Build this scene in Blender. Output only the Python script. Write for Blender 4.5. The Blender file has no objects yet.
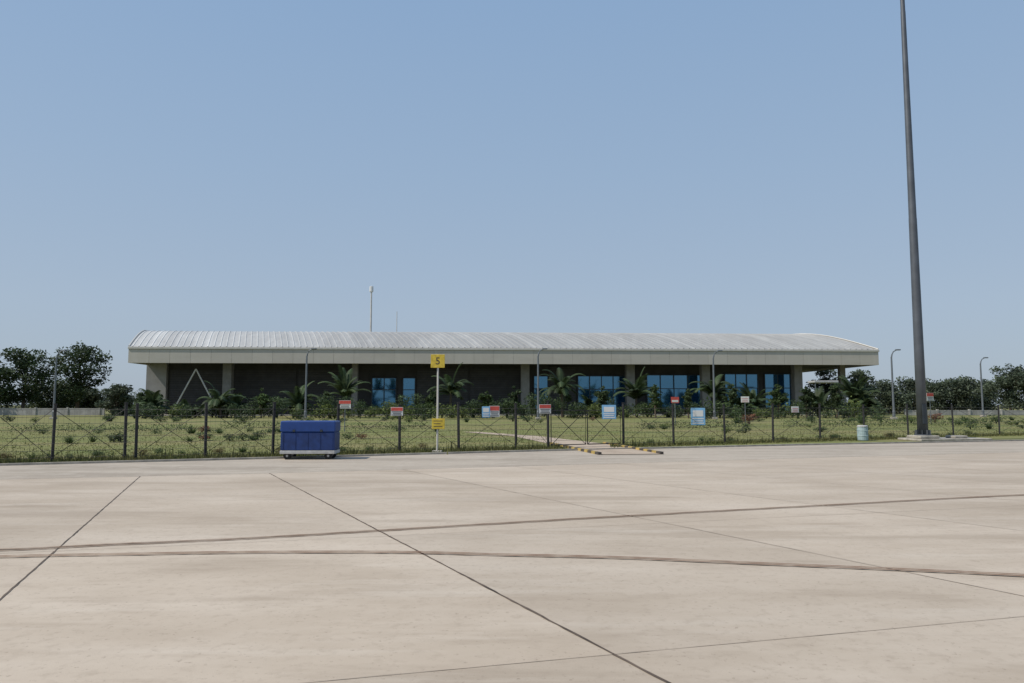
import bpy, math, random
from mathutils import Vector, Matrix
R=math.radians
rng=random.Random(7)
sc=bpy.context.scene; C=sc.collection
H=1.6; F=740.0; TH=math.atan(63.5/F); CT,ST=math.cos(TH),math.sin(TH)
def ray(px,py):
    a=(px-512)/F; b=(341.5-py)/F
    y=CT-b*ST; return a/y,(ST+b*CT)/y
def at(px,py,Y):
    kx,kz=ray(px,py); return Vector((kx*Y,Y,H+kz*Y))
def gnd(px,py,z=0.0):
    kx,kz=ray(px,py); Y=(z-H)/kz; return Vector((kx*Y,Y,z))
def gx(px,Y,z=0.0): 
    return Vector(((px-512)/F/1.0037*Y,Y,z))
# ---------- materials
def mat(name,col,rough=.7,var=.15,scale=3,metal=0,bump=0,bscale=None,col2=None,tone=False,detail=6,spec=.4,lo=.3,hi=.7):
    m=bpy.data.materials.new(name); m.use_nodes=True; nt=m.node_tree; n=nt.nodes; L=nt.links
    b=n['Principled BSDF']; b.inputs['Roughness'].default_value=rough; b.inputs['Metallic'].default_value=metal
    b.inputs['Specular IOR Level'].default_value=spec
    tc=n.new('ShaderNodeTexCoord'); no=n.new('ShaderNodeTexNoise'); no.inputs['Scale'].default_value=scale; no.inputs['Detail'].default_value=detail
    L.new(tc.outputs['Object'],no.inputs['Vector'])
    mr=n.new('ShaderNodeMapRange'); mr.inputs['From Min'].default_value=lo; mr.inputs['From Max'].default_value=hi
    L.new(no.outputs['Fac'],mr.inputs['Value'])
    mx=n.new('ShaderNodeMix'); mx.data_type='RGBA'
    c1=tuple(c*(1-var) for c in col); c2=col2 if col2 else tuple(min(1,c*(1+var)) for c in col)
    if col2: c1=col
    mx.inputs['A'].default_value=(*c1,1); mx.inputs['B'].default_value=(*c2,1)
    L.new(mr.outputs['Result'],mx.inputs['Factor'])
    out=mx.outputs['Result']
    if tone:
        at_=n.new('ShaderNodeAttribute'); at_.attribute_name='tone'
        vm=n.new('ShaderNodeVectorMath'); vm.operation='SCALE'
        L.new(out,vm.inputs[0]); L.new(at_.outputs['Fac'],vm.inputs['Scale']); out=vm.outputs[0]
    L.new(out,b.inputs['Base Color'])
    if bump:
        n2=n.new('ShaderNodeTexNoise'); n2.inputs['Scale'].default_value=bscale or scale*8; n2.inputs['Detail'].default_value=5
        L.new(tc.outputs['Object'],n2.inputs['Vector'])
        bp=n.new('ShaderNodeBump'); bp.inputs['Strength'].default_value=bump; bp.inputs['Distance'].default_value=.02
        L.new(n2.outputs['Fac'],bp.inputs['Height']); L.new(bp.outputs['Normal'],b.inputs['Normal'])
    return m
def layered(name,cols,rough=.9,tone=False,bump=.3,bs=60,spec=.25):
    m=bpy.data.materials.new(name); m.use_nodes=True; nt=m.node_tree; n=nt.nodes; L=nt.links
    b=n['Principled BSDF']; b.inputs['Roughness'].default_value=rough; b.inputs['Specular IOR Level'].default_value=spec
    tc=n.new('ShaderNodeTexCoord')
    base=n.new('ShaderNodeRGB'); base.outputs[0].default_value=(*cols[0],1); cur=base.outputs[0]
    for (c,s,lo,hi,am,st) in cols[1:]:
        mp=n.new('ShaderNodeMapping'); mp.inputs['Scale'].default_value=st; mp.inputs['Location'].default_value=(s*3.1,s*1.7,0)
        L.new(tc.outputs['Object'],mp.inputs['Vector'])
        no=n.new('ShaderNodeTexNoise'); no.inputs['Scale'].default_value=s; no.inputs['Detail'].default_value=8; no.inputs['Roughness'].default_value=.62
        L.new(mp.outputs[0],no.inputs['Vector'])
        mr=n.new('ShaderNodeMapRange'); mr.inputs['From Min'].default_value=lo; mr.inputs['From Max'].default_value=hi; mr.inputs['To Max'].default_value=am
        L.new(no.outputs['Fac'],mr.inputs['Value'])
        mx=n.new('ShaderNodeMix'); mx.data_type='RGBA'; mx.inputs['B'].default_value=(*c,1)
        L.new(mr.outputs['Result'],mx.inputs['Factor']); L.new(cur,mx.inputs['A']); cur=mx.outputs['Result']
    if tone:
        a=n.new('ShaderNodeAttribute'); a.attribute_name='tone'
        vm=n.new('ShaderNodeVectorMath'); vm.operation='SCALE'; L.new(cur,vm.inputs[0]); L.new(a.outputs['Fac'],vm.inputs['Scale']); cur=vm.outputs[0]
    L.new(cur,b.inputs['Base Color'])
    no=n.new('ShaderNodeTexNoise'); no.inputs['Scale'].default_value=bs; no.inputs['Detail'].default_value=4; L.new(tc.outputs['Object'],no.inputs['Vector'])
    bp=n.new('ShaderNodeBump'); bp.inputs['Strength'].default_value=bump; bp.inputs['Distance'].default_value=.01
    L.new(no.outputs['Fac'],bp.inputs['Height']); L.new(bp.outputs['Normal'],b.inputs['Normal'])
    return m
U1=(1,1,1)
M={}
M['lawn']=layered('lawn_grass',[(.175,.185,.06),((.235,.20,.09),.05,.44,.60,.8,(1,2.5,1)),((.10,.13,.038),.13,.50,.66,.7,(1,2,1)),((.26,.205,.11),.9,.56,.74,.5,U1),((.08,.11,.03),6,.52,.7,.4,U1)],.95,bump=.4,bs=20)
M['conc']=layered('apron_concrete',[(.475,.40,.318),((.375,.308,.238),.16,.42,.62,.75,(1,1.6,1)),((.555,.48,.395),.5,.45,.66,.6,(.6,1.4,1)),((.32,.257,.195),1.1,.54,.72,.6,(.4,1.5,1)),((.31,.25,.19),.33,.56,.62,.4,(.35,1.8,1)),((.55,.485,.405),.9,.55,.68,.45,(.25,2.2,1)),((.33,.27,.21),9,.52,.72,.45,U1),((.23,.18,.14),26,.6,.72,.65,U1)],.85,tone=True,bump=.15,bs=90)
M['shoulder']=layered('shoulder_concrete',[(.42,.365,.30),((.31,.265,.215),.35,.45,.62,.8,(.5,2,1)),((.50,.445,.375),2,.5,.7,.5,U1),((.25,.2,.145),8,.55,.72,.5,U1)],.9)
M['joint']=mat('joint_seal',(.105,.078,.058),.8,.5,3)
M['jointf']=mat('faint_joint',(.375,.31,.245),.9,.25,2)
M['mark']=layered('tyre_mark_brown',[(.20,.12,.078),((.31,.23,.165),3,.48,.66,.8,U1)],.9)
M['kerb']=mat('kerb_concrete',(.37,.34,.29),.9,.25,4,bump=.2)
M['yel']=mat('yellow_paint',(.58,.43,.05),.6,.2,8)
M['yeld']=mat('worn_yellow_paint',(.40,.29,.09),.8,.35,8)
M['blkd']=mat('worn_black_paint',(.07,.06,.052),.8,.4,8)
M['blk']=mat('black_paint',(.03,.028,.027),.6,.3,8)
M['post']=mat('dark_steel',(.022,.021,.022),.55,.3,10)
M['wire']=mat('galvanised_wire',(.11,.10,.095),.5,.2,10,metal=.3)
M['roof']=layered('roof_sheet',[(.345,.345,.335),((.30,.295,.285),.12,.42,.6,.7,(1,.3,1)),((.42,.42,.405),.5,.5,.7,.5,(1.6,.3,1)),((.25,.235,.215),.9,.58,.74,.4,(1.5,.3,1))],.5,tone=True,bump=.05)
M['fascia']=layered('fascia_panel',[(.50,.465,.405),((.44,.405,.35),.3,.45,.65,.5,(.5,1,3)),((.55,.515,.455),1.2,.5,.7,.5,(1,1,.3))],.6,tone=True,bump=.05)
M['trim']=mat('pale_trim',(.53,.51,.47),.5,.1,2)
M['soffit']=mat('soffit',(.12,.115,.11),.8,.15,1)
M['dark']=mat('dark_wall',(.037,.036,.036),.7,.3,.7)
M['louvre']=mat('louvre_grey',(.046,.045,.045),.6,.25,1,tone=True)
M['pier']=mat('grey_pier',(.20,.195,.185),.8,.15,1.5)
M['endw']=mat('end_wall_render',(.30,.295,.28),.85,.12,.8)
M['frame']=mat('window_frame_metal',(.05,.06,.07),.4,.2,3,metal=.5)
M['galv']=mat('galvanised_steel',(.17,.185,.205),.45,.12,2,metal=.35)
M['mast']=mat('mast_steel',(.10,.11,.125),.5,.2,1.5,metal=.3)
M['white']=mat('white_paint',(.66,.66,.64),.5,.06,3)
M['offw']=mat('dirty_white_paint',(.42,.42,.41),.6,.2,6)
M['red']=mat('red_paint',(.52,.08,.06),.5,.15,6)
M['cyan']=mat('light_blue_sign',(.20,.42,.64),.45,.1,6)
M['blue']=mat('blue_panel',(.012,.036,.14),.45,.25,5,bump=.05)
M['blue2']=mat('blue_lid',(.014,.050,.20),.42,.15,5)
M['rubber']=mat('rubber',(.02,.02,.02),.85,.2,10)
M['teal']=mat('pale_teal_plastic',(.32,.41,.42),.5,.15,5)
M['bark']=mat('bark',(.11,.085,.06),.9,.3,8,bump=.4)
M['wallp']=mat('whitewash_wall',(.33,.32,.30),.85,.25,1)
def glassm():
    m=mat('blue_reflective_glass',(.012,.05,.115),.06,.45,.3,metal=.0,spec=.9)
    b=m.node_tree.nodes['Principled BSDF']; b.inputs['Specular Tint'].default_value=(.32,.70,1,1); b.inputs['IOR'].default_value=2.3
    return m
M['glass']=glassm()
def leafm(name,c,c2):
    m=mat(name,c,.6,.2,.8,col2=c2,tone=True,spec=.25)
    nt=m.node_tree; b=nt.nodes['Principled BSDF']
    t=nt.nodes.new('ShaderNodeBsdfTranslucent'); mx=nt.nodes.new('ShaderNodeMixShader'); mx.inputs[0].default_value=.25
    src=b.inputs['Base Color'].links[0].from_socket; nt.links.new(src,t.inputs['Color'])
    nt.links.new(b.outputs[0],mx.inputs[1]); nt.links.new(t.outputs[0],mx.inputs[2]); nt.links.new(mx.outputs[0],nt.nodes['Material Output'].inputs[0])
    return m
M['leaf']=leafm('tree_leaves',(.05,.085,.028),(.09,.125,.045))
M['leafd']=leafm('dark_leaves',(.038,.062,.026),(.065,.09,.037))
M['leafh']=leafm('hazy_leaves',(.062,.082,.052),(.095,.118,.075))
M['palm']=leafm('palm_fronds',(.04,.07,.03),(.085,.115,.048))
M['dry']=leafm('dry_leaves',(.18,.135,.065),(.11,.10,.04))
M['fresh']=leafm('fresh_leaves',(.09,.13,.035),(.14,.16,.05))
M['flower']=leafm('red_flowers',(.25,.07,.06),(.09,.10,.04))
M['grass']=leafm('grass_blades',(.16,.18,.055),(.215,.20,.08))
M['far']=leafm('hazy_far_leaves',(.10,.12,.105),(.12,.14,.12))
# ---------- mesh builder
class MB:
    def __init__(s): s.v=[];s.f=[];s.t=[];s.m=[]
    def quad(s,a,b,c,d,t=1.,mi=0):
        i=len(s.v); s.v+= [tuple(a),tuple(b),tuple(c),tuple(d)]; s.f.append((i,i+1,i+2,i+3)); s.t.append(t); s.m.append(mi)
    def tri(s,a,b,c,t=1.):
        i=len(s.v); s.v+=[tuple(a),tuple(b),tuple(c)]; s.f.append((i,i+1,i+2)); s.t.append(t); s.m.append(0)
    def box(s,x0,x1,y0,y1,z0,z1,t=1.,bev=0,mi=0):
        i=len(s.v)
        if bev:
            b=bev
            for (z,e) in ((z0,b),(z0+b,0),(z1-b,0),(z1,b)):
                X0,X1,Y0,Y1=x0+e,x1-e,y0+e,y1-e
                s.v+=[(X0+b,Y0,z),(X1-b,Y0,z),(X1,Y0+b,z),(X1,Y1-b,z),(X1-b,Y1,z),(X0+b,Y1,z),(X0,Y1-b,z),(X0,Y0+b,z)]
            for r in range(3):
                for k in range(8):
                    s.f.append((i+r*8+k,i+r*8+(k+1)%8,i+(r+1)*8+(k+1)%8,i+(r+1)*8+k)); s.t.append(t); s.m.append(mi)
            s.f.append(tuple(i+7-k for k in range(8))); s.f.append(tuple(i+24+k for k in range(8))); s.t+=[t,t]; s.m+=[mi,mi]
            return s
        s.v+=[(x0,y0,z0),(x1,y0,z0),(x1,y1,z0),(x0,y1,z0),(x0,y0,z1),(x1,y0,z1),(x1,y1,z1),(x0,y1,z1)]
        for q in ((3,2,1,0),(4,5,6,7),(0,1,5,4),(1,2,6,5),(2,3,7,6),(3,0,4,7)):
            s.f.append(tuple(i+k for k in q)); s.t.append(t); s.m.append(mi)
        return s
    def tube(s,pts,rs,n=8,t=1.,cap=True):
        pts=[Vector(p) for p in pts]
        if not hasattr(rs,'__len__'): rs=[rs]*len(pts)
        base=len(s.v)
        for k,p in enumerate(pts):
            d=(pts[min(k+1,len(pts)-1)]-pts[max(k-1,0)]).normalized()
            a=d.cross(Vector((0,0,1)) if abs(d.z)<.9 else Vector((0,1,0))).normalized(); b=d.cross(a)
            for j in range(n):
                an=2*math.pi*j/n; s.v.append(tuple(p+(a*math.cos(an)+b*math.sin(an))*rs[k]))
        for k in range(len(pts)-1):
            for j in range(n):
                a0=base+k*n+j; a1=base+k*n+(j+1)%n
                s.f.append((a0,a1,a1+n,a0+n)); s.t.append(t); s.m.append(0)
        if cap:
            s.f.append(tuple(base+j for j in range(n))[::-1]); s.f.append(tuple(base+(len(pts)-1)*n+j for j in range(n))); s.t+=[t,t]; s.m+=[0,0]
        return s
    def build(s,name,m,parent=None,smooth=False):
        me=bpy.data.meshes.new(name); me.from_pydata(s.v,[],s.f)
        ms=m if isinstance(m,(list,tuple)) else [m]
        for q in ms: me.materials.append(q)
        if len(ms)>1: me.polygons.foreach_set('material_index',s.m)
        a=me.attributes.new('tone','FLOAT','FACE'); a.data.foreach_set('value',s.t)
        if smooth: me.polygons.foreach_set('use_smooth',[True]*len(s.f))
        me.update()
        o=bpy.data.objects.new(name,me); C.objects.link(o)
        if parent: o.parent=parent
        return o
def tag(o,label=None,cat=None,group=None,kind=None):
    if label:o['label']=label
    if cat:o['category']=cat
    if group:o['group']=group
    if kind:o['kind']=kind
    return o
def empty(name,loc,rz,label,cat,group=None):
    o=bpy.data.objects.new(name,None); C.objects.link(o); o.location=loc; o.rotation_euler=(0,0,rz); o.empty_display_size=.3
    return tag(o,label,cat,group)
# ---------- setting: ground
g=MB(); g.quad((-2500,-300,0),(2500,-300,0),(2500,4000,0),(-2500,4000,0)); tag(g.build('lawn',M['lawn']),kind='structure')
G=[(-300,475),(0,466),(275,459),(540,451.5),(800,445.5),(1024,441),(1500,433)]
S=[(-300,489),(0,480),(275,473.5),(540,466),(800,458.5),(1024,452.5),(1500,442)]
gp=[gnd(*p) for p in G]; sp=[gnd(*p) for p in S]
gp=[gp[0]+(gp[0]-gp[1])*6]+gp+[gp[-1]+(gp[-1]-gp[-2])*1]; sp=[sp[0]+(sp[0]-sp[1])*6]+sp+[sp[-1]+(sp[-1]-sp[-2])*1]
m=MB()
for k in range(len(gp)-1):
    a,b,c,d=sp[k].copy(),sp[k+1].copy(),gp[k+1].copy(),gp[k].copy()
    for q in (a,b): q.y-=.3
    for q in (a,b,c,d): q.z=.004
    m.quad(a,b,c,d)
tag(m.build('apron_shoulder',M['shoulder']),kind='structure')
m=MB()
for k in range(len(gp)-1):
    a,b=gp[k],gp[k+1]; n=Vector((-(b-a).y,(b-a).x,0)).normalized()*.12
    a2,b2=a+n,b+n; z=Vector((0,0,.06))
    m.quad(a,b,b+z,a+z); m.quad(a+z,b+z,b2+z,a2+z)
tag(m.build('lawn_kerb',M['kerb']),kind='structure')
def lineI(i):
    A=Vector((-3.43+4.45*(i-1),4.26)); B=Vector((-8.3+2.8*(i-1),16.7+.32*2.8*(i-1)))
    if i==2: A.x-=.05; B.x-=.22
    d=B-A
    t=(4.72+.265*A.x-A.y)/(d.y-.265*d.x); N=A+d*t
    t2=1
    for k in range(len(sp)-1):
        p,q=sp[k],sp[k+1]; e=Vector((q.x-p.x,q.y-p.y)); den=d.x*(-e.y)+e.x*d.y
        if abs(den)<1e-9: continue
        rx,ry=p.x-A.x,p.y-A.y
        tt=(rx*(-e.y)+e.x*ry)/den; ss=(d.x*ry-d.y*rx)/den
        if -.001<=ss<=1.001 and tt>0: t2=tt
    return N,A+d*t2
TT=[-3.2,-2.6,-2.1,-1.6,-1.2,-.8,-.4,0,.34,.68,1.0]
grid=[]
for i in range(-9,15):
    N,Fp=lineI(i); grid.append([N+(Fp-N)*t for t in TT])
m=MB(); jd=MB(); jf=MB()
def rstrip(mb,a,b,w,z,n=26):
    a=Vector((a.x,a.y,z)); b=Vector((b.x,b.y,z)); nn=Vector((-(b-a).y,(b-a).x,0)).normalized()*w/2
    pr=None
    for k in range(n+1):
        p=a+(b-a)*k/n; s1=rng.uniform(.5,1.4); s2=rng.uniform(.5,1.4); cur=(p-nn*s1,p+nn*s2)
        if pr: mb.quad(pr[0],cur[0],cur[1],pr[1])
        pr=cur
for i in range(len(grid)-1):
    for k in range(len(TT)-1):
        a,b,c,d=grid[i][k],grid[i+1][k],grid[i+1][k+1],grid[i][k+1]
        m.quad(*[(q.x,q.y,.008) for q in (a,b,c,d)],t=rng.uniform(.93,1.05))
        rstrip(jf,a,b,.008,.012)
        ii=i-9
        if ii in (1,2): rstrip(jd,grid[i][k],grid[i][k+1],.023 if ii==2 else .019,.012,40)
        else: rstrip(jf,grid[i][k],grid[i][k+1],.014,.0125)
    rstrip(jd,grid[i][-1],grid[i+1][-1],.025,.013)
tag(m.build('concrete_apron',M['conc']),kind='structure')
tag(jd.build('slab_joints',M['joint']),kind='structure')
tag(jf.build('faint_slab_joints',M['jointf']),kind='structure')
def mark(pts,ws,z,offs=(0,)):
    P=[gnd(*p) for p in pts]; mb=MB()
    Q=[]
    for k in range(len(P)-1):
        p0,p1,p2,p3=P[max(k-1,0)],P[k],P[k+1],P[min(k+2,len(P)-1)]
        for s in range(14):
            t=s/14; Q.append(.5*((2*p1)+(p2-p0)*t+(2*p0-5*p1+4*p2-p3)*t*t+(3*p1-p0-3*p2+p3)*t**3))
    Q.append(P[-1])
    for o in offs:
        wp=ws
        for k in range(len(Q)-1):
            a,b=Q[k],Q[k+1]; wn=ws*rng.uniform(.7,1.3)
            a=Vector((a.x,a.y+o,z)); b=Vector((b.x,b.y+o,z))
            mb.quad(a-Vector((0,wp/2,0)),b-Vector((0,wn/2,0)),b+Vector((0,wn/2,0)),a+Vector((0,wp/2,0))); wp=wn
    return mb
mb=mark([(-250,560),(0,552),(100,547),(250,540),(400,531),(600,519),(800,508),(1024,496),(1300,484)],.036,.017,(0,.09))
tag(mb.build('tyre_mark',M['mark']),kind='structure')
mb=mark([(-250,568),(0,559),(120,556.5),(250,554.5),(400,554.5),(500,557),(620,560),(760,566),(900,572),(1024,578),(1300,593)],.038,.021,(0,.068))
tag(mb.build('tyre_mark',M['mark']),kind='structure')
path=[gnd(600,455),gnd(662,454.5),gnd(604,444),gnd(549,444)]
for p in path: p.z=.022
M['path']=layered('path_paving',[(.44,.36,.28),((.32,.25,.19),1.2,.45,.65,.7,U1)],.9)
m=MB(); m.quad(*path); tag(m.build('entry_path',M['path']),kind='structure')
pp=[path[3].copy(),path[2].copy(),gnd(540,436.5),gnd(514,436.5)]; q2=[gnd(514,436.5),gnd(540,436.5),gnd(478,432),gnd(462,432)]
m=MB()
for Q in (pp,q2): m.quad(*[(p.x,p.y,.016) for p in Q])
tag(m.build('garden_path',M['path']),kind='structure')
for (a,b,la) in ((path[0],path[3],'worn black and yellow striped kerb on the left side of the entry path'),(path[1],path[2],'worn black and yellow striped kerb on the right side of the entry path')):
    d=(b-a); Ln=d.length; ang=math.atan2(d.y,d.x); m=MB(); n=int(Ln/.4)
    for k in range(n):
        m.box(k*Ln/n,(k+1)*Ln/n-.004,-.055,.055,0,.085,mi=k%2)
    r=m.build('striped_kerb',[M['blkd'],M['yeld']]); r.location=(a.x,a.y,.004); r.rotation_euler=(0,0,ang); tag(r,la,'kerb')
# ---------- terminal building
YL,YR=108.0,114.0
XL=ray(128,363)[0]*YL; XR=ray(879,363)[0]*YR
LEN=math.hypot(XR-XL,YR-YL); PH=math.atan2(YR-YL,XR-XL); cp,sp_=math.cos(PH),math.sin(PH)
def U(px,w,py=385):
    k=ray(px,py)[0]; return (k*YL+k*w*cp-XL+w*sp_)/(cp-k*sp_)
def Z(py,u,w):
    return H+ray(512,py)[1]*(YL+u*sp_+w*cp)
B=empty('terminal_building',(XL,YL,0),PH,'long low airport terminal with curved ribbed metal roof and deep pale fascia','building')
zb,zt=7.75,10.1
m=MB(); n=38
for k in range(n):
    m.box(k*LEN/n,(k+1)*LEN/n-.03,0,.35,zb,zt-.35,t=rng.uniform(.96,1.03))
m.box(.02,LEN-.02,.04,.3,zb+.05,zt-.4,t=.6)
m.box(0,.35,.35,30,zb,zt-.35); m.box(LEN-.35,LEN,.35,30,zb,zt-.35)
m.build('fascia',M['fascia'],B)
m=MB(); m.box(-.1,LEN+.1,-.12,.5,zt-.33,zt+.02,bev=.05); m.build('gutter',M['trim'],B)
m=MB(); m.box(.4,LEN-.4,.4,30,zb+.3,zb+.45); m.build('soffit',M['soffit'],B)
W=14.5; RISE=3.6
def rz(w): return zt+.05+RISE*math.sin(math.pi/2*min(w/W,2-w/W))
def ru(u,w): return u*(1-.032*min(w/W,2-w/W)) -.25*w
m=MB(); per=.9; nr=int(LEN/per); prof=[(0,0),(.42,0),(.5,.07),(.62,.07),(.7,0)]
us=[]
for k in range(nr+1):
    for (a,h) in prof:
        if k*per+a*per<=LEN: us.append((k*per+a*per,h))
ws=[2*W*j/30 for j in range(31)]
for j,w in enumerate(ws):
    wz=rz(w)
    for (u,h) in us: m.v.append((ru(u,w),w+.1,wz+h))
nu=len(us)
rr=random.Random(3); cols=[rr.uniform(.92,1.06) for _ in range(nr+2)]
for j in range(len(ws)-1):
    for k in range(nu-1):
        kk=int(us[k][0]/per+1e-4); h=us[k][1]+us[k+1][1]
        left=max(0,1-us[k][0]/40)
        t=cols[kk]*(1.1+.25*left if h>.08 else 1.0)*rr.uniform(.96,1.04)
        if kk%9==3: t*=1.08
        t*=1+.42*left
        a=j*nu+k; m.f.append((a,a+1,a+nu+1,a+nu)); m.t.append(t); m.m.append(0)
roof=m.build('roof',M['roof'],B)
for uu in (0,LEN):
    m=MB(); m.tube([(ru(uu,w),w+.1,rz(w)+.06) for w in ws],.12,6); m.build('verge_trim',M['trim'],roof)
for uu in (.2,LEN-.2):
    m=MB()
    for j in range(len(ws)-1):
        w0,w1=ws[j],ws[j+1]
        m.quad((ru(uu,w0),w0+.1,zt-.3),(ru(uu,w1),w1+.1,zt-.3),(ru(uu,w1),w1+.1,rz(w1)),(ru(uu,w0),w0+.1,rz(w0)))
    m.build('gable_panel',M['fascia'],B)
wf=7.0
u0,u1=U(150,wf),U(803,wf)
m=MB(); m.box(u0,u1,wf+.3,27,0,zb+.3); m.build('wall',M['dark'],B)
m=MB(); m.box(U(147,wf),U(167,wf),wf-.4,wf+.3,0,zb+.3); m.build('end_wall',M['endw'],B)
m=MB(); m.box(u0-.3,u1+1,.8,wf+.3,0,.18); m.build('plinth',M['kerb'],B)
for px in (228,355,525,630,705,797,842):
    w=4.0 if px<842 else 5.0; hw=.66 if px not in (842,355) else .45
    uc=U(px,w); m=MB(); m.box(uc-hw,uc+hw,w-hw,w+hw,.18 if px<842 else 0,zb+.3,bev=.06); m.box(uc-hw-.15,uc+hw+.15,w-hw-.15,w+hw+.15,.18,.6)
    m.build('pier',M['pier'],B)
for (a,b,y0,y1) in ((169,222,369,411),(234,296,369,411),(298,350,369,411),(417,468,367,411),(470,520,367,411),(549,576,366,411)):
    m=MB(); ua,ub=U(a,wf),U(b,wf); z0,z1=1.0,Z(y0,ua,wf)
    m.box(ua,ub,wf+.22,wf+.29,z0,z1,t=.7); z=z0
    while z<z1-.3:
        m.box(ua+.05,ub-.05,wf+.12,wf+.2,z,z+.26,t=rng.uniform(.88,1.12)); z+=.36
    m.build('louvre_panel',M['louvre'],B)
for (a,b,y0,y1,nc,nrw) in ((372,396,378,409,2,2),(403,415,378,409,1,2),(534,548,376,409,1,2),(578,625,376,411,4,2),(647,701,375,411,4,2),(725,758,374,411,3,2),(765,791,374,411,2,2)):
    ua,ub=U(a,wf),U(b,wf); z0=Z(y1,ua,wf); z1=Z(y0,ua,wf)
    m=MB(); fw=.06
    for c in range(nc+1):
        x=ua+(ub-ua)*c/nc; m.box(x-fw,x+fw,wf-.02,wf+.26,z0,z1)
    for r in range(nrw+1):
        z=z0+(z1-z0)*(r/nrw if r!=1 else .62)
        for c in range(nc):
            xa=ua+(ub-ua)*c/nc+fw; xb=ua+(ub-ua)*(c+1)/nc-fw; m.box(xa,xb,wf,wf+.24,z-fw,z+fw)
    f=m.build('window',M['frame'],B)
    for c in range(nc):
        xa=ua+(ub-ua)*c/nc+fw; xb=ua+(ub-ua)*(c+1)/nc-fw
        zz=[z0+fw,z0+(z1-z0)*.62-fw,z0+(z1-z0)*.62+fw,z1-fw]
        for (za,zc) in ((zz[0],zz[1]),(zz[2],zz[3])):
            tl=rng.uniform(-.06,.06); q=MB(); q.quad((xa,wf+.12+tl,za),(xb,wf+.12-tl,za),(xb,wf+.12-tl,zc),(xa,wf+.12+tl,zc)); q.build('pane',M['glass'],f)
for (a,b) in (((196,369),(174,409)),((196,369),(215,406))):
    m=MB(); p=[]
    for (px,py) in (a,b): uu=U(px,1.5,py); p.append((uu,1.5,max(0,Z(py,uu,1.5))))
    m.tube(p,.11,8); m.build('inclined_strut',M['trim'],B)
c=at(823,383,104); cn=empty('entrance_canopy',(c.x,c.y,0),0,'small white flat canopy on thin posts beyond the right end of the terminal','canopy')
m=MB(); m.box(-1.7,1.7,-1.2,1.2,c.z,c.z+.3,bev=.06); m.build('canopy_roof',M['offw'],cn)
for sx in (-1.5,1.5):
    for sy in (-1,1):
        m=MB(); m.tube([(sx,sy,0),(sx,sy,c.z)],.07); m.build('post',M['galv'],cn)
def antenna(px,py,Y,r,label,fat):
    p=at(px,py,Y); e=empty('antenna_mast',(p.x,p.y,0),0,label,'antenna')
    m=MB(); m.tube([(0,0,0),(0,0,p.z*.6),(0,0,p.z-.3)],[r,r*.8,r*.6],8); m.build('pole',M['trim'],e)
    if fat:
        m=MB(); m.tube([(0,0,p.z-1.3),(0,0,p.z-1.1),(0,0,p.z-.1),(0,0,p.z)],[.1,.38,.38,.1],10); m.build('antenna_head',M['white'],e)
antenna(371.5,286,142,.24,'tall white antenna mast rising behind the terminal roof',True)
antenna(397,310,150,.1,'short thin antenna mast just right of the tall white one behind the roof',False)
def lamp(px,pt,Y,side,label):
    p=at(px,pt,Y); h=p.z; e=empty('street_lamp',(p.x,p.y,0),0,label,'street lamp','tall lamps along the terminal garden')
    m=MB(); m.tube([(0,0,0),(0,0,.9),(0,0,.95),(0,0,h-.9)],[.16,.16,.12,.09],10); m.build('pole',M['galv'],e)
    s=side
    m=MB(); m.tube([(0,0,h-1.0),(.08*s,0,h-.6),(.25*s,0,h-.3),(.6*s,0,h-.12)],[.085,.075,.065,.055],8); a=m.build('lamp_arm',M['galv'],e)
    m=MB(); m.box(.5 if s>0 else -1.05,1.05 if s>0 else -.5,-.16,.16,h-.16,h-.02,bev=.03); m.build('lamp_head',M['galv'],a)
    m=MB(); m.box(-.3,.3,-.3,.3,0,.25,bev=.03); m.build('base_block',M['kerb'],e)
lamp(307,348,82,1,'slim grey street lamp before the dark louvred left half of the terminal')
lamp(538,348,82,1,'slim grey street lamp in front of the middle of the terminal')
lamp(713,350,84,1,'slim grey street lamp before the blue windows of the terminal')
lamp(891,349,84,1,'slim grey street lamp beyond the right end of the terminal near the mast')
lamp(980,357,100,1,'slim grey street lamp at the far right among the trees')
lamp(57,350,84,1,'slim grey street lamp in front of the trees on the left')
# ---------- high mast
ap=gx(921.5,33.6)
pl=MB(); pl.box(-.6,3.1,-.6,.9,0,.1,bev=.02); pl.box(-.5,.5,-.45,.45,.1,.24,bev=.03); pl.box(1.4,2.1,-.3,.3,.1,.22,bev=.03)
o=pl.build('mast_plinth',M['kerb']); o.location=(ap.x,ap.y,.0); o.rotation_euler=(0,0,.2); tag(o,'low concrete island under the tall grey lighting mast','plinth')
e=empty('high_mast',(ap.x,ap.y,.24),0,'very tall tapered grey lighting mast on a concrete island at the right','mast')
m=MB(); zs=[0.05,4,9.9,10.0,19.9,20.0,29]; m.tube([(0,0,z) for z in zs],[.225,.203,.172,.165,.108,.10,.05],16); m.build('pole',M['mast'],e,smooth=True)
m=MB(); m.tube([(0,0,0),(0,0,.05)],.34,20); m.build('base_flange',M['mast'],e)
m=MB(); m.box(-.1,.1,-.245,-.18,.5,1.4,bev=.02); m.build('access_door',M['frame'],e)
for k in range(8):
    a=k*math.pi/4+.2; m=MB(); m.box(.2,.32,-.012,.012,.05,.24)
    q=m.build('gusset',M['mast'],e); q.rotation_euler=(0,0,a)
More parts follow.
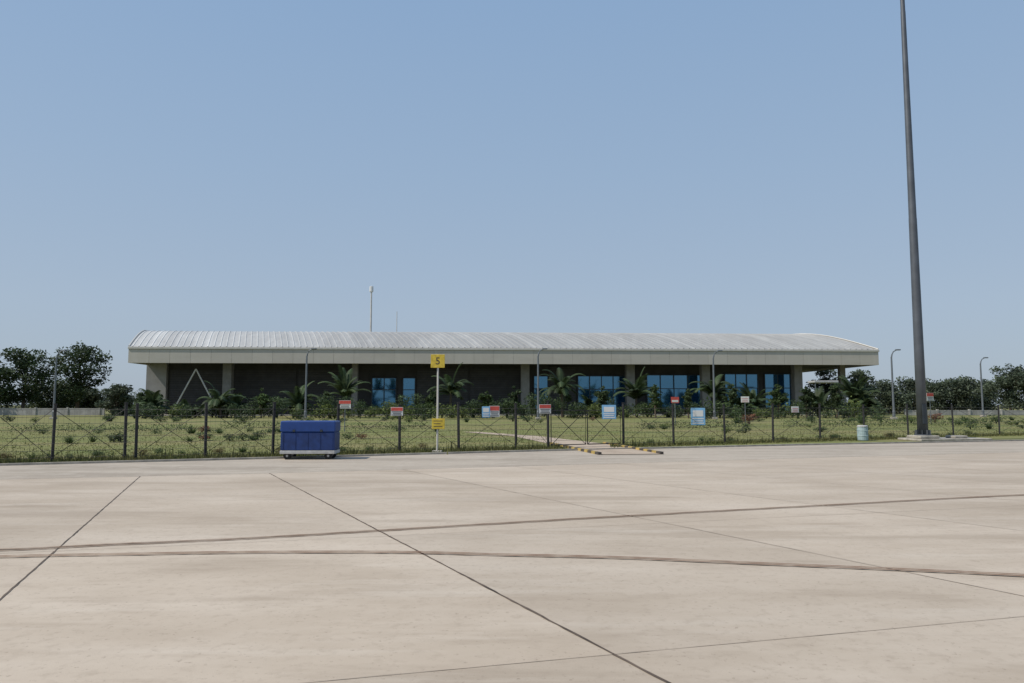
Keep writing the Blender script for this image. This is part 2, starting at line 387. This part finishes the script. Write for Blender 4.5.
# ---------- fence
def Yf(px): return 26.9/(1-.48*(px-512)/F/1.0037)
FH=1.62
posts=[-82,-8,55,127,138,207,274,338,400,459,516,548,600,623,673,724,772,819,863,907,952,998,1045,1092]
def fence(lst,label):
    P=[gx(p,Yf(p)) for p in lst]
    root=empty('wire_fence',P[0],0,label,'fence'); o=P[0]
    for p,px in zip(P,lst):
        q=p-o; hh=FH+(.12 if px==548 else rng.uniform(-.04,.05)); m=MB(); lx=rng.uniform(-.03,.03)
        m.tube([(q.x,q.y,0),(q.x+lx,q.y,hh)],.047,4); m.tube([(q.x+lx,q.y,hh),(q.x+lx,q.y,hh+.03)],.058,6)
        m.build('post',M['post'],root)
    m=MB(); dg=MB()
    for a,b in zip(P[:-1],P[1:]):
        a=a-o;b=b-o
        for z in [.15+.19*k for k in range(8)]:
            mid=(a+b)/2; sg=rng.uniform(.01,.04); m.tube([(a.x,a.y-.05,z),(mid.x,mid.y-.05,z-sg),(b.x,b.y-.05,z)],.005,4)
        if (b-a).length>1:
            dg.tube([(a.x,a.y-.03,.15),(b.x,b.y-.03,1.5)],.008,5); dg.tube([(a.x,a.y-.07,1.5),(b.x,b.y-.07,.15)],.008,5)
            nb=14
            for k in range(1,nb):
                p=a+(b-a)*k/nb; m.tube([(p.x,p.y-.05,.15),(p.x,p.y-.05,1.46)],.0022,3)
    m.build('wire_mesh',M['wire'],root); dg.build('diagonal_brace',M['post'],root)
fence(posts[:12],'black post and barbed wire fence left of the entry path')
fence(posts[13:],'black post and barbed wire fence right of the entry path')
a=gx(550,Yf(550)+.05); b=gx(621,Yf(621)+.05); d=b-a; gt=empty('wire_gate',a,math.atan2(d.y,d.x),'dark wire gate closing the fence gap at the entry path','gate')
Ln=d.length; hl=Ln/2
for s in range(2):
    x0=.04+s*hl; x1=x0+hl-.08; m=MB()
    m.tube([(x0,0,.12),(x0,0,1.4),(x1,0,1.4),(x1,0,.12),(x0,0,.12)],.022,6); m.tube([(x0,0,.12),(x1,0,1.4)],.012,5); m.tube([(x0,0,1.4),(x1,0,.12)],.012,5)
    g_=m.build('gate_leaf',M['post'],gt); w=MB()
    for k in range(1,8): w.tube([(x0,0,.12+k*.16),(x1,0,.12+k*.16)],.005,4)
    w.build('wire_infill',M['wire'],g_)
# ---------- signs
def textmesh(t,size,name,m,parent,loc):
    cu=bpy.data.curves.new(name,'FONT'); cu.body=t; cu.size=size; cu.extrude=.002; cu.align_x='CENTER'; cu.align_y='CENTER'
    o=bpy.data.objects.new('tmp',cu); C.objects.link(o); dg=bpy.context.evaluated_depsgraph_get()
    me=bpy.data.meshes.new_from_object(o.evaluated_get(dg)); bpy.data.objects.remove(o)
    me.materials.clear(); me.materials.append(m)
    q=bpy.data.objects.new(name,me); C.objects.link(q); q.parent=parent; q.location=loc; q.rotation_euler=(math.pi/2,0,0); return q
sb=gx(437.5,25.0); sg=empty('stand_sign',sb,0,'yellow square stand number sign on a tall pole with a second yellow plate lower down','sign')
top=at(438,354.5,25).z
m=MB(); m.tube([(0,.03,0),(0,.03,top-.05)],[.035,.03],10); m.build('pole',M['trim'],sg)
m=MB(); m.box(-.16,.16,-.13,.19,0,.08,bev=.01); m.build('base_plate',M['kerb'],sg)
bd=MB(); bd.box(-.235,.235,-.03,0,top-.45,top,bev=.008); bd=bd.build('number_board',M['yel'],sg); textmesh('5',.34,'numeral',M['blkd'],bd,(0,-.034,top-.23))
z1=at(438,418.5,25).z; z0=at(438,429,25).z
lb=MB(); lb.box(-.18,.25,-.04,0,z0,z1,bev=.008); lb=lb.build('lower_board',M['yel'],sg)
q=MB(); 
for k in range(3): q.box(-.12,.17-.06*(k%2),-.044,-.041,z0+.08+k*.09,z0+.10+k*.09)
q.build('lettering',M['blkd'],lb)
def sign(px,py,w,h,Y,label,kind,stake):
    a=at(px,py,Y); s=Y/F; w=w*s;h=h*s
    e=empty('fence_sign' if not stake else 'stake_sign',(a.x,a.y,0),rng.uniform(-.1,.25),label,'sign'); z0=a.z-h/2; z1=a.z+h/2
    cb={'rw':'white','bl':'cyan','wh':'white','rr':'red'}[kind]
    m=MB(); m.box(-w/2,w/2,-.02,0,z0,z1,bev=.004); bo=m.build('board',M[cb],e)
    m=MB()
    if kind=='rw': m.box(-w/2+.01,w/2-.01,-.026,-.021,z1-h*.42,z1-.01); m.build('red_band',M['red'],bo); ink='blk'; zz=.52
    elif kind=='bl': m.box(-w*.36,w*.36,-.026,-.021,z1-h*.5,z1-h*.14); m.build('white_field',M['white'],bo); ink='white'; zz=.4
    elif kind=='rr': m.box(-w*.4,w*.4,-.026,-.021,z0+h*.15,z0+h*.5); m.build('white_field',M['white'],bo); ink='white'; zz=.1
    else: ink='red'; zz=.8
    q=MB(); nn=3
    for k in range(nn if kind!='rr' else 0):
        z=z0+h*(.08+zz*k/nn); ww=w*(.4-.06*(k%2)); q.box(-ww,ww,-.027,-.0215,z,z+h*.06)
    if kind!='rr': q.build('lettering',M[ink],bo)
    if stake:
        m=MB(); m.tube([(0,.03,0),(0,.03,z1)],.03,8); m.build('stake',M['galv'],e)
    else:
        m=MB()
        m.box(-w*.3,w*.3,0,.04,a.z+h*.3,a.z+h*.36); m.build('bracket',M['frame'],e)
def fs(px,py,w,h,label,kind): sign(px,py,w,h,Yf(px)-.12,label,kind,False)
fs(397,411.5,12,8.5,'small white sign with red top on the fence left of the yellow stand sign','rw')
fs(486,412,8,11,'small pale blue plate on the fence right of the yellow stand sign','bl')
fs(494.5,411.5,10,11,'small white and red sign on the fence touching a pale blue plate','rw')
fs(545,409,12,9,'white and red sign fixed near the gate post at the entry path','rw')
fs(609,412,14,14,'square light blue sign on the gate','bl')
fs(698,416.5,14,17,'largest light blue sign on the fence right of the entry path','bl')
fs(795,409.5,8,6,'tiny white plate on the right part of the fence','wh')
sign(345,404.5,12,8,45,'red and white sign on a stake in the garden behind the blue trolley','rw',True)
sign(675,400,8,6,60,'small red sign on a stake in front of the blue windows','rr',True)
sign(745,399.5,8,6,62,'small white sign on a stake left of the rightmost blue windows','wh',True)
sign(930,397,8,8,64,'small white and red sign on a stake just right of the tall mast','rw',True)
# ---------- blue trolley
bc=gx(311.5,22.3); tr=empty('equipment_trolley',bc,.03,'dark blue covered box trolley on a low pale wheeled frame beside the fence','trolley')
m=MB(); m.box(-.79,.79,-.38,.38,.27,.80,bev=.02)
for k in range(5): x=-.72+k*.36; m.box(x-.012,x+.012,-.39,-.381,.29,.78)
m.build('body',M['blue'],tr)
m=MB(); m.box(-.805,.805,-.395,.395,.804,1.13,bev=.03); ld=m.build('lid',M['blue2'],tr)
for s in (-.4,.4):
    m=MB(); m.box(s-.04,s+.04,-.415,-.397,.81,.88,bev=.008); m.build('latch',M['frame'],ld)
m=MB(); m.box(-.80,.80,-.40,-.33,.17,.265,bev=.01); m.box(-.80,.80,.33,.40,.17,.265,bev=.01); m.box(-.80,-.74,-.33,.33,.17,.265); m.box(.74,.80,-.33,.33,.17,.265); m.build('chassis_frame',M['offw'],tr)
for sx in (-.6,.6):
    for sy in (-.3,.3):
        m=MB(); m.tube([(sx,sy-.035,.11),(sx,sy+.035,.11)],.11,18); wl=m.build('wheel',M['rubber'],tr)
        m=MB(); m.tube([(sx,sy-.04,.11),(sx,sy+.04,.11)],.035,12); m.build('hub',M['offw'],wl)
tb=gx(861.5,33.6); t=empty('plastic_drum',tb,0,'pale teal drum standing at the foot of the fence left of the mast','drum')
m=MB(); m.tube([(0,0,z) for z in (0,.03,.2,.22,.24,.44,.46,.48,.62)],[.2,.225,.23,.245,.23,.23,.245,.23,.22],18); m.build('body',M['teal'],t,)
m=MB(); m.tube([(0,0,.62),(0,0,.66),(0,0,.69)],[.235,.235,.18],18); m.build('lid',M['offw'],t)
# ---------- vegetation
def leafcloud(mb,blobs,n,size,r,tmin=.6,tmax=1.35,outer=.55):
    tot=sum(b[3]*b[4]*b[5] for b in blobs)
    for (x,y,z,a,b,c) in blobs:
        k=int(n*(a*b*c)/tot)+6; bt=r.uniform(.75,1.2)
        for _ in range(k):
            while True:
                v=Vector((r.gauss(0,1),r.gauss(0,1),r.gauss(0,1)))
                if v.length>.1: break
            v.normalize(); rad=r.uniform(outer,1.08)**.8
            if r.random()<.08: rad*=1.2
            p=Vector((x+v.x*a*rad,y+v.y*b*rad,z+v.z*c*rad))
            if p.z<.03: p.z=.03
            d=Vector((r.gauss(0,1),r.gauss(0,1),r.gauss(0,.7))).normalized(); e=d.cross(Vector((r.gauss(0,1),r.gauss(0,1),r.gauss(0,1)))).normalized()
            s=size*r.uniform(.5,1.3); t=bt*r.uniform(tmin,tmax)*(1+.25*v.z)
            mb.quad(p-d*s,p-e*s*.45,p+d*s,p+e*s*.45,t=t)
def tree_at(px,ptop,Y,wpx,label,m='leaf',seed=0,fill=1.0,tr=.35,name='broadleaf_tree',group=None,nb=34):
    r=random.Random(seed+int(px)); top=at(px,ptop,Y); h=top.z; w=wpx*Y/F/2
    e=empty(name,(top.x,top.y,0),0,label,'tree',group)
    blobs=[]
    for k in range(nb):
        an=r.uniform(0,6.28); hz=r.uniform(tr,.95)
        q=(hz-tr)/(1-tr); sh=math.sin(math.pi*min(1,max(0,.12+.80*q)))**.6
        rad=w*.85*math.sqrt(r.random())*sh
        s=r.uniform(.16,.34)*w
        blobs.append((rad*math.cos(an),rad*math.sin(an),h*hz-s*.4,s*1.3,s*1.3,s*.85))
    blobs.append((0,0,h-w*.18,w*.2,w*.2,w*.18)); blobs.append((0,0,h*.62,w*.45,w*.45,h*.2))
    t=MB(); tw=max(.06,h*.022); lean=r.uniform(-.05,.05)*h
    t.tube([(0,0,0),(lean*.3,0,h*.2),(lean,0,h*.45),(lean*.6,0,h*.75)],[tw*1.3,tw,tw*.7,tw*.3],8)
    for b in blobs[:16]:
        s0=r.uniform(.22,.5)*h; t.tube([(lean*.7,0,s0),((b[0]+lean)*.5,b[1]*.5,(s0+b[2])*.52),(b[0],b[1],b[2])],[tw*.5,tw*.3,tw*.1],5)
    t.build('trunk',M['bark'],e)
    c=MB(); leafcloud(c,blobs,int(5200*fill),.17+w*.02,r,outer=.25); c.build('crown',M[m],e)
    return e
T=[(26,347,120,56,'bushy dark tree at the far left, second from the picture edge','leafd'),
(-10,362,118,66,'dark tree cut by the left picture edge','leafd'),
(80,341,122,58,'tallest leafy tree on the left with open crown','leafd'),
(118,384,110,34,'small round tree left of the terminal','leafh'),
(55,380,128,56,'low dark tree between the two tall left trees','leafd'),
(96,388,132,44,'low bushy tree under the right side of the tallest left tree','leafh'),
(148,389,100,26,'small bush-like tree at the left corner of the terminal','leafd'),
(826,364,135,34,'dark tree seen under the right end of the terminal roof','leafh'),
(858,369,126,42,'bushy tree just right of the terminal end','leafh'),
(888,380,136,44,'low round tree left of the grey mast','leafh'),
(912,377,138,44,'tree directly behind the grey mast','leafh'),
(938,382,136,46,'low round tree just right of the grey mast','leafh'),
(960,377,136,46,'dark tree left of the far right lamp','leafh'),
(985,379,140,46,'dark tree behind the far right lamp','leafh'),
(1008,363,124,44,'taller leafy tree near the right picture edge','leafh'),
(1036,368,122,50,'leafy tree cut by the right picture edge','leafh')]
for k,(px,pt,Y,w,la,mm) in enumerate(T): tree_at(px,pt,Y,w,la,mm,k*13,1.0,.1 if pt>355 else .28)
# small ornamental trees of the garden
for k,(px,pt,Y,w,la) in enumerate([(262,388,90,16,'left of the left lamp post'),(325,391,90,15,'between the left lamp post and the second pier'),(431,389,91,14,'just left of the yellow stand sign'),(487,391,90,17,'above the pale blue fence plate'),(514,386,92,14,'beside the middle grey pier'),(603,386,92,18,'before the left group of wide blue windows'),(655,384,92,16,'before the middle blue windows'),(688,389,90,14,'before the right side of the middle blue windows'),(732,384,92,17,'before the blue windows right of the third lamp'),(777,384,92,20,'before the last blue windows'),(806,386,93,15,'at the right end of the glazed facade'),(836,384,92,18,'beneath the open right end of the roof')]):
    tree_at(px,pt,Y,w,'small leafy garden tree '+la,'leafd' if k%3 else 'leaf',k*31+5,.22,.2,'small_garden_tree','small trees planted before the terminal',16)
def palm_mesh(seed,h,nf,fl,droop=.10,elmin=.35):
    r=random.Random(seed); tk=MB(); lx=r.uniform(-.3,.3); tk.tube([(0,0,0),(lx*.4,0,h*.5),(lx,.03,h)],[.19,.15,.12],8)
    c=MB()
    for k in range(nf):
        an=k*2.399+r.uniform(-.4,.4); el=r.uniform(elmin,1.45); L=fl*r.uniform(.6,1.2); t=r.uniform(.5,1.35)
        p=Vector((lx,0,h*r.uniform(.8,1))); d=Vector((math.cos(an)*math.cos(el),math.sin(an)*math.cos(el),math.sin(el))); side=Vector((-math.sin(an),math.cos(an),0)); ns=12; prev=p
        for s in range(ns):
            d=(d+Vector((0,0,-droop-.016*s))).normalized(); q=prev+d*L/ns
            c.quad(prev-side*.04,q-side*.04,q+side*.04,prev+side*.04,t=t)
            if s>0:
                ll=.62*math.sin(math.pi*(s+1.5)/(ns+2))+.15
                for sg_ in (-1,1):
                    for f in (0,.33,.66):
                        b0=prev+(q-prev)*f; tip=b0+side*sg_*ll*.8+d*ll*.5-Vector((0,0,ll*.35)); wv=d*.075
                        c.tri(b0-wv,b0+wv,tip,t*r.uniform(.75,1.15))
            prev=q
    return tk,c
pl_px=[(153,392,96),(187,402,92),(222,386,92),(236,394,95),(298,384,93),(345,370,96),(451,368,96),(562,369,95),(590,394,98),(636,372,97),(713,374,95),(742,396,96),(752,382,99),(818,386,94),(852,376,97),(864,390,95)]
PL=['beside the left corner of the terminal','under the inclined struts','in front of the leftmost grey pier','just right of the leftmost grey pier','behind the left lamp post','in front of the second grey pier','behind the yellow stand sign','right of the middle lamp','before the left end of the wide blue windows','at the pier between the wide blue windows','beside the lamp before the blue windows','short one right of that lamp','left of the last blue windows','beside the white canopy','beyond the right end pier','near the right end of the terminal garden']
for k,((px,pt,Y),la) in enumerate(zip(pl_px,PL)):
    p=at(px,pt,Y); hh=p.z; e=empty('palm',(p.x,p.y,0),rng.uniform(0,6),'green arching garden palm '+la,'palm','palms along the terminal front')
    fl=min(3.8,hh*rng.uniform(.8,1.0)); dr=rng.choice([.02,.04,.07,.10]); tk,c=palm_mesh(k,max(.3,hh-fl*(.92-dr*2)),rng.randint(20,30),fl,dr,rng.uniform(.3,.9)); tk.build('trunk',M['bark'],e); c.build('crown',M['palm'],e)
def bush_mesh(seed,n=300,size=.06,tall=1.):
    r=random.Random(seed); c=MB(); bl=[(r.uniform(-.3,.3),r.uniform(-.3,.3),r.uniform(.25,.6)*tall,r.uniform(.2,.4),r.uniform(.2,.4),r.uniform(.2,.38)) for _ in range(6)]
    leafcloud(c,bl,n,size,r,outer=.4); 
    for k in range(5):
        b=bl[k]; c.tube([(0,0,0),(b[0]*.6,b[1]*.6,b[2])],[.02,.01],4,t=.6)
    return c
def tuft_mesh(seed,n=70):
    r=random.Random(seed); c=MB()
    for k in range(n):
        an=r.uniform(0,6.28); le=r.uniform(.5,1.0); sp2=r.uniform(.1,.7); d=Vector((math.cos(an)*sp2,math.sin(an)*sp2,le)); s=Vector((-math.sin(an),math.cos(an),0))*.025; b=Vector((r.uniform(-.1,.1),r.uniform(-.1,.1),0))
        c.tri(b-s,b+s,b+d*1.0,r.uniform(.7,1.3))
    return c
kinds={}
for nm,mm in (('green','leaf'),('dark','leafd'),('dry','dry'),('fresh','fresh'),('flower','flower')):
    kinds[nm]=[]
    for s in range(3):
        o=bush_mesh(s*7+len(nm)).build('garden_bush',M[mm]); kinds[nm].append(o)
kinds['tall']=[bush_mesh(s+50,420,.06,2.0).build('garden_bush',M['palm']) for s in range(4)]
kinds['tuft']=[tuft_mesh(s).build('garden_grass_clump',M['leaf']) for s in range(3)]
proto_objs=[o for l in kinds.values() for o in l]
def place(kind,loc,s,sz,name,label,cat,group):
    o=rng.choice(kinds[kind]).copy(); o.name=name; C.objects.link(o); o.location=loc; o.scale=(s,s,sz); o.rotation_euler=(0,0,rng.uniform(0,6.28)); tag(o,label,cat,group); return o
for k in range(125):
    px=136+k*5.9+rng.uniform(-6,6); kd=rng.choice(['dark','tall','green','dark','tall','fresh','dark'])
    la={'dark':'low dark green bush at the foot of the terminal','green':'low leafy mid green bush at the foot of the terminal','fresh':'low bright green bush at the foot of the terminal','tall':'tall narrow dark bush at the foot of the terminal'}[kd]
    s=rng.uniform(1.7,2.9) if kd!='tall' else rng.uniform(1.3,2.2); place(kd,gx(px,rng.uniform(84,101)),s*1.15,s*rng.uniform(.65,1.15),'terminal_bush',la,'bush','bushes along the foot of the terminal: '+kd)
labs={'green':'small leafy green shrub in the garden behind the fence','dark':'small dark green shrub in the garden behind the fence','dry':'small dry brownish shrub in the garden behind the fence','fresh':'small yellow green shrub in the garden behind the fence','flower':'small reddish flowering shrub in the garden behind the fence','tuft':'spiky green grass clump in the garden behind the fence'}
n=0
while n<165:
    px=rng.uniform(-20,1045); band=rng.random()
    if band<.40: Y=Yf(px)+rng.uniform(.9,2.4)
    elif band<.72: Y=Yf(px)+rng.choice([11,20])+rng.uniform(-.8,.8)
    else: Y=rng.uniform(62,80)
    if 440<px<640 and Y<50: n+=.2; continue
    kd=rng.choice(['green','dark','dark','green','flower','tuft','fresh']) if band>.40 else rng.choice(['dark','dry','tuft','green'])
    s=rng.uniform(.25,.5) if band<.4 else (rng.uniform(.5,.9) if band<.72 else rng.uniform(.7,1.5))
    place(kd,gx(px,Y),s*1.2,s*rng.uniform(.45,.8),'garden_shrub' if kd!='tuft' else 'grass_clump',labs[kd],'shrub','small garden shrubs behind the fence: '+kd); n+=1
for o in proto_objs: bpy.data.objects.remove(o)
# clipped low hedges across the lawn
def hedge(px0,px1,Y0,Y1,h,label):
    a=gx(px0,Y0); b=gx(px1,Y1); d=b-a; L_=d.length; r=random.Random(int(px0)); c=MB(); bl=[]
    k=0
    while k<L_: bl.append((k,r.uniform(-.1,.1),h*.5,.45,.4,h*r.uniform(.42,.6))); k+=.38
    leafcloud(c,bl,int(L_*150),.055,r,outer=.5)
    o=c.build('low_hedge',M['leaf'] if int(px0)%2 else M['leafd']); o.location=a; o.rotation_euler=(0,0,math.atan2(d.y,d.x)); tag(o,label,'hedge')
hedge(15,190,44,46,.5,'low hedge across the lawn at the left')
hedge(225,330,52,52,.5,'low hedge in the lawn behind the blue trolley')
hedge(351,425,48,50,.5,'low hedge left of the yellow stand sign')
hedge(640,745,50,54,.55,'low hedge in the lawn right of the gate')
hedge(785,990,54,60,.6,'long low hedge across the lawn at the right')
# grass
m=MB(); r=random.Random(5)
for k in range(66000):
    px=r.uniform(-60,1090); near=r.random()<.30
    Y=Yf(px)+(r.gauss(0,.45) if near else -0.9+r.random()**2*34)
    b=gx(px,Y)
    h=r.uniform(.02,.055)*(1+ (1.5 if r.random()<.05 else 0)); t=r.uniform(.75,1.2)
    if near: h*=r.uniform(1.3,3.6); t*=.68
    an=r.uniform(0,3.14); s=Vector((math.cos(an),math.sin(an),0))*r.uniform(.012,.03)
    edge=gnd(px,466-(px*25/1024)).y
    if Y<edge+.2: continue
    py=405+1184/Y
    if py>440 and 549-(444-py)*4.4-3<px<610: continue
    m.tri(b-s,b+s,b+Vector((r.uniform(-.05,.05),r.uniform(-.05,.05),h)),t)
tag(m.build('lawn_grass_blades',M['grass']),'short yellow green grass with rougher growth along the fence','grass',kind='stuff')
m=MB(); r=random.Random(11); bl=[]
for k in range(190):
    x=r.uniform(-330,330); s=r.uniform(2.4,5.4); bl.append((x,r.uniform(300,330),s*.7,s*1.8,s,s))
leafcloud(m,bl,30000,.55,r)
tag(m.build('distant_treeline',M['far']),'low band of distant hazy trees along the horizon','trees',kind='stuff')
def wallth(px0,px1,Y,h,label):
    a=gx(px0,Y);b=gx(px1,Y); e=empty('boundary_wall',a,0,label,'wall'); m=MB(); L_=b.x-a.x
    m.box(0,L_,-.1,.1,0,h); m.build('wall_panel',M['wallp'],e)
    k=0
    while k*5<L_:
        q=MB(); q.box(k*5-.15,k*5+.15,-.2,.2,0,h+.12,bev=.03); q.build('wall_pier',M['wallp'],e); k+=1
wallth(-60,105,116,1.1,'low pale boundary wall under the left trees')
wallth(905,1090,116,.8,'low pale boundary wall under the right trees')
# ---------- camera, light, world
cam=bpy.data.cameras.new('camera'); co=bpy.data.objects.new('camera',cam); C.objects.link(co); co.location=(0,0,H); co.rotation_euler=(math.pi/2+TH,0,0)
cam.sensor_width=36; cam.lens=F/1024*36; cam.clip_end=6000; sc.camera=co
EL,AZ=R(50),R(-108)
sd=Vector((math.sin(AZ)*math.cos(EL),math.cos(AZ)*math.cos(EL),math.sin(EL)))
su=bpy.data.lights.new('sun','SUN'); su.energy=3.9; su.angle=R(.6); su.color=(1,.935,.84); so=bpy.data.objects.new('sun',su); C.objects.link(so); so.rotation_euler=sd.to_track_quat('Z','Y').to_euler()
w=bpy.data.worlds.new('World'); sc.world=w; w.use_nodes=True; nt=w.node_tree; bg=nt.nodes['Background']; N=nt.nodes
sk=N.new('ShaderNodeTexSky'); sk.sky_type='NISHITA'; sk.sun_disc=False; sk.sun_elevation=EL; sk.sun_rotation=AZ; sk.air_density=1.0; sk.dust_density=1.0; sk.ozone_density=1.5
tc=N.new('ShaderNodeTexCoord'); sx=N.new('ShaderNodeSeparateXYZ'); nt.links.new(tc.outputs['Generated'],sx.inputs[0])
cr=N.new('ShaderNodeValToRGB'); nt.links.new(sx.outputs['Z'],cr.inputs[0])
el=cr.color_ramp.elements; STR=.1
def hz(c): return tuple(x for x in c)+(1,)
el[0].position=0; el[0].color=hz((.385,.46,.555)); el[1].position=1; el[1].color=hz((.18,.28,.45))
for p_,c_ in ((.12,(.39,.485,.61)),(.3,(.335,.46,.63)),(.52,(.275,.42,.635))):
    e_=el.new(p_); e_.color=hz(c_)
sc1=N.new('ShaderNodeVectorMath'); sc1.operation='SCALE'; sc1.inputs['Scale'].default_value=1/STR; nt.links.new(cr.outputs[0],sc1.inputs[0])
mx=N.new('ShaderNodeMix'); mx.data_type='RGBA'; mx.inputs['Factor'].default_value=.85
nt.links.new(sk.outputs[0],mx.inputs['A']); nt.links.new(sc1.outputs[0],mx.inputs['B']); nt.links.new(mx.outputs['Result'],bg.inputs[0]); bg.inputs[1].default_value=STR
sc.view_settings.view_transform='Standard'; sc.view_settings.look='None'; sc.view_settings.exposure=0
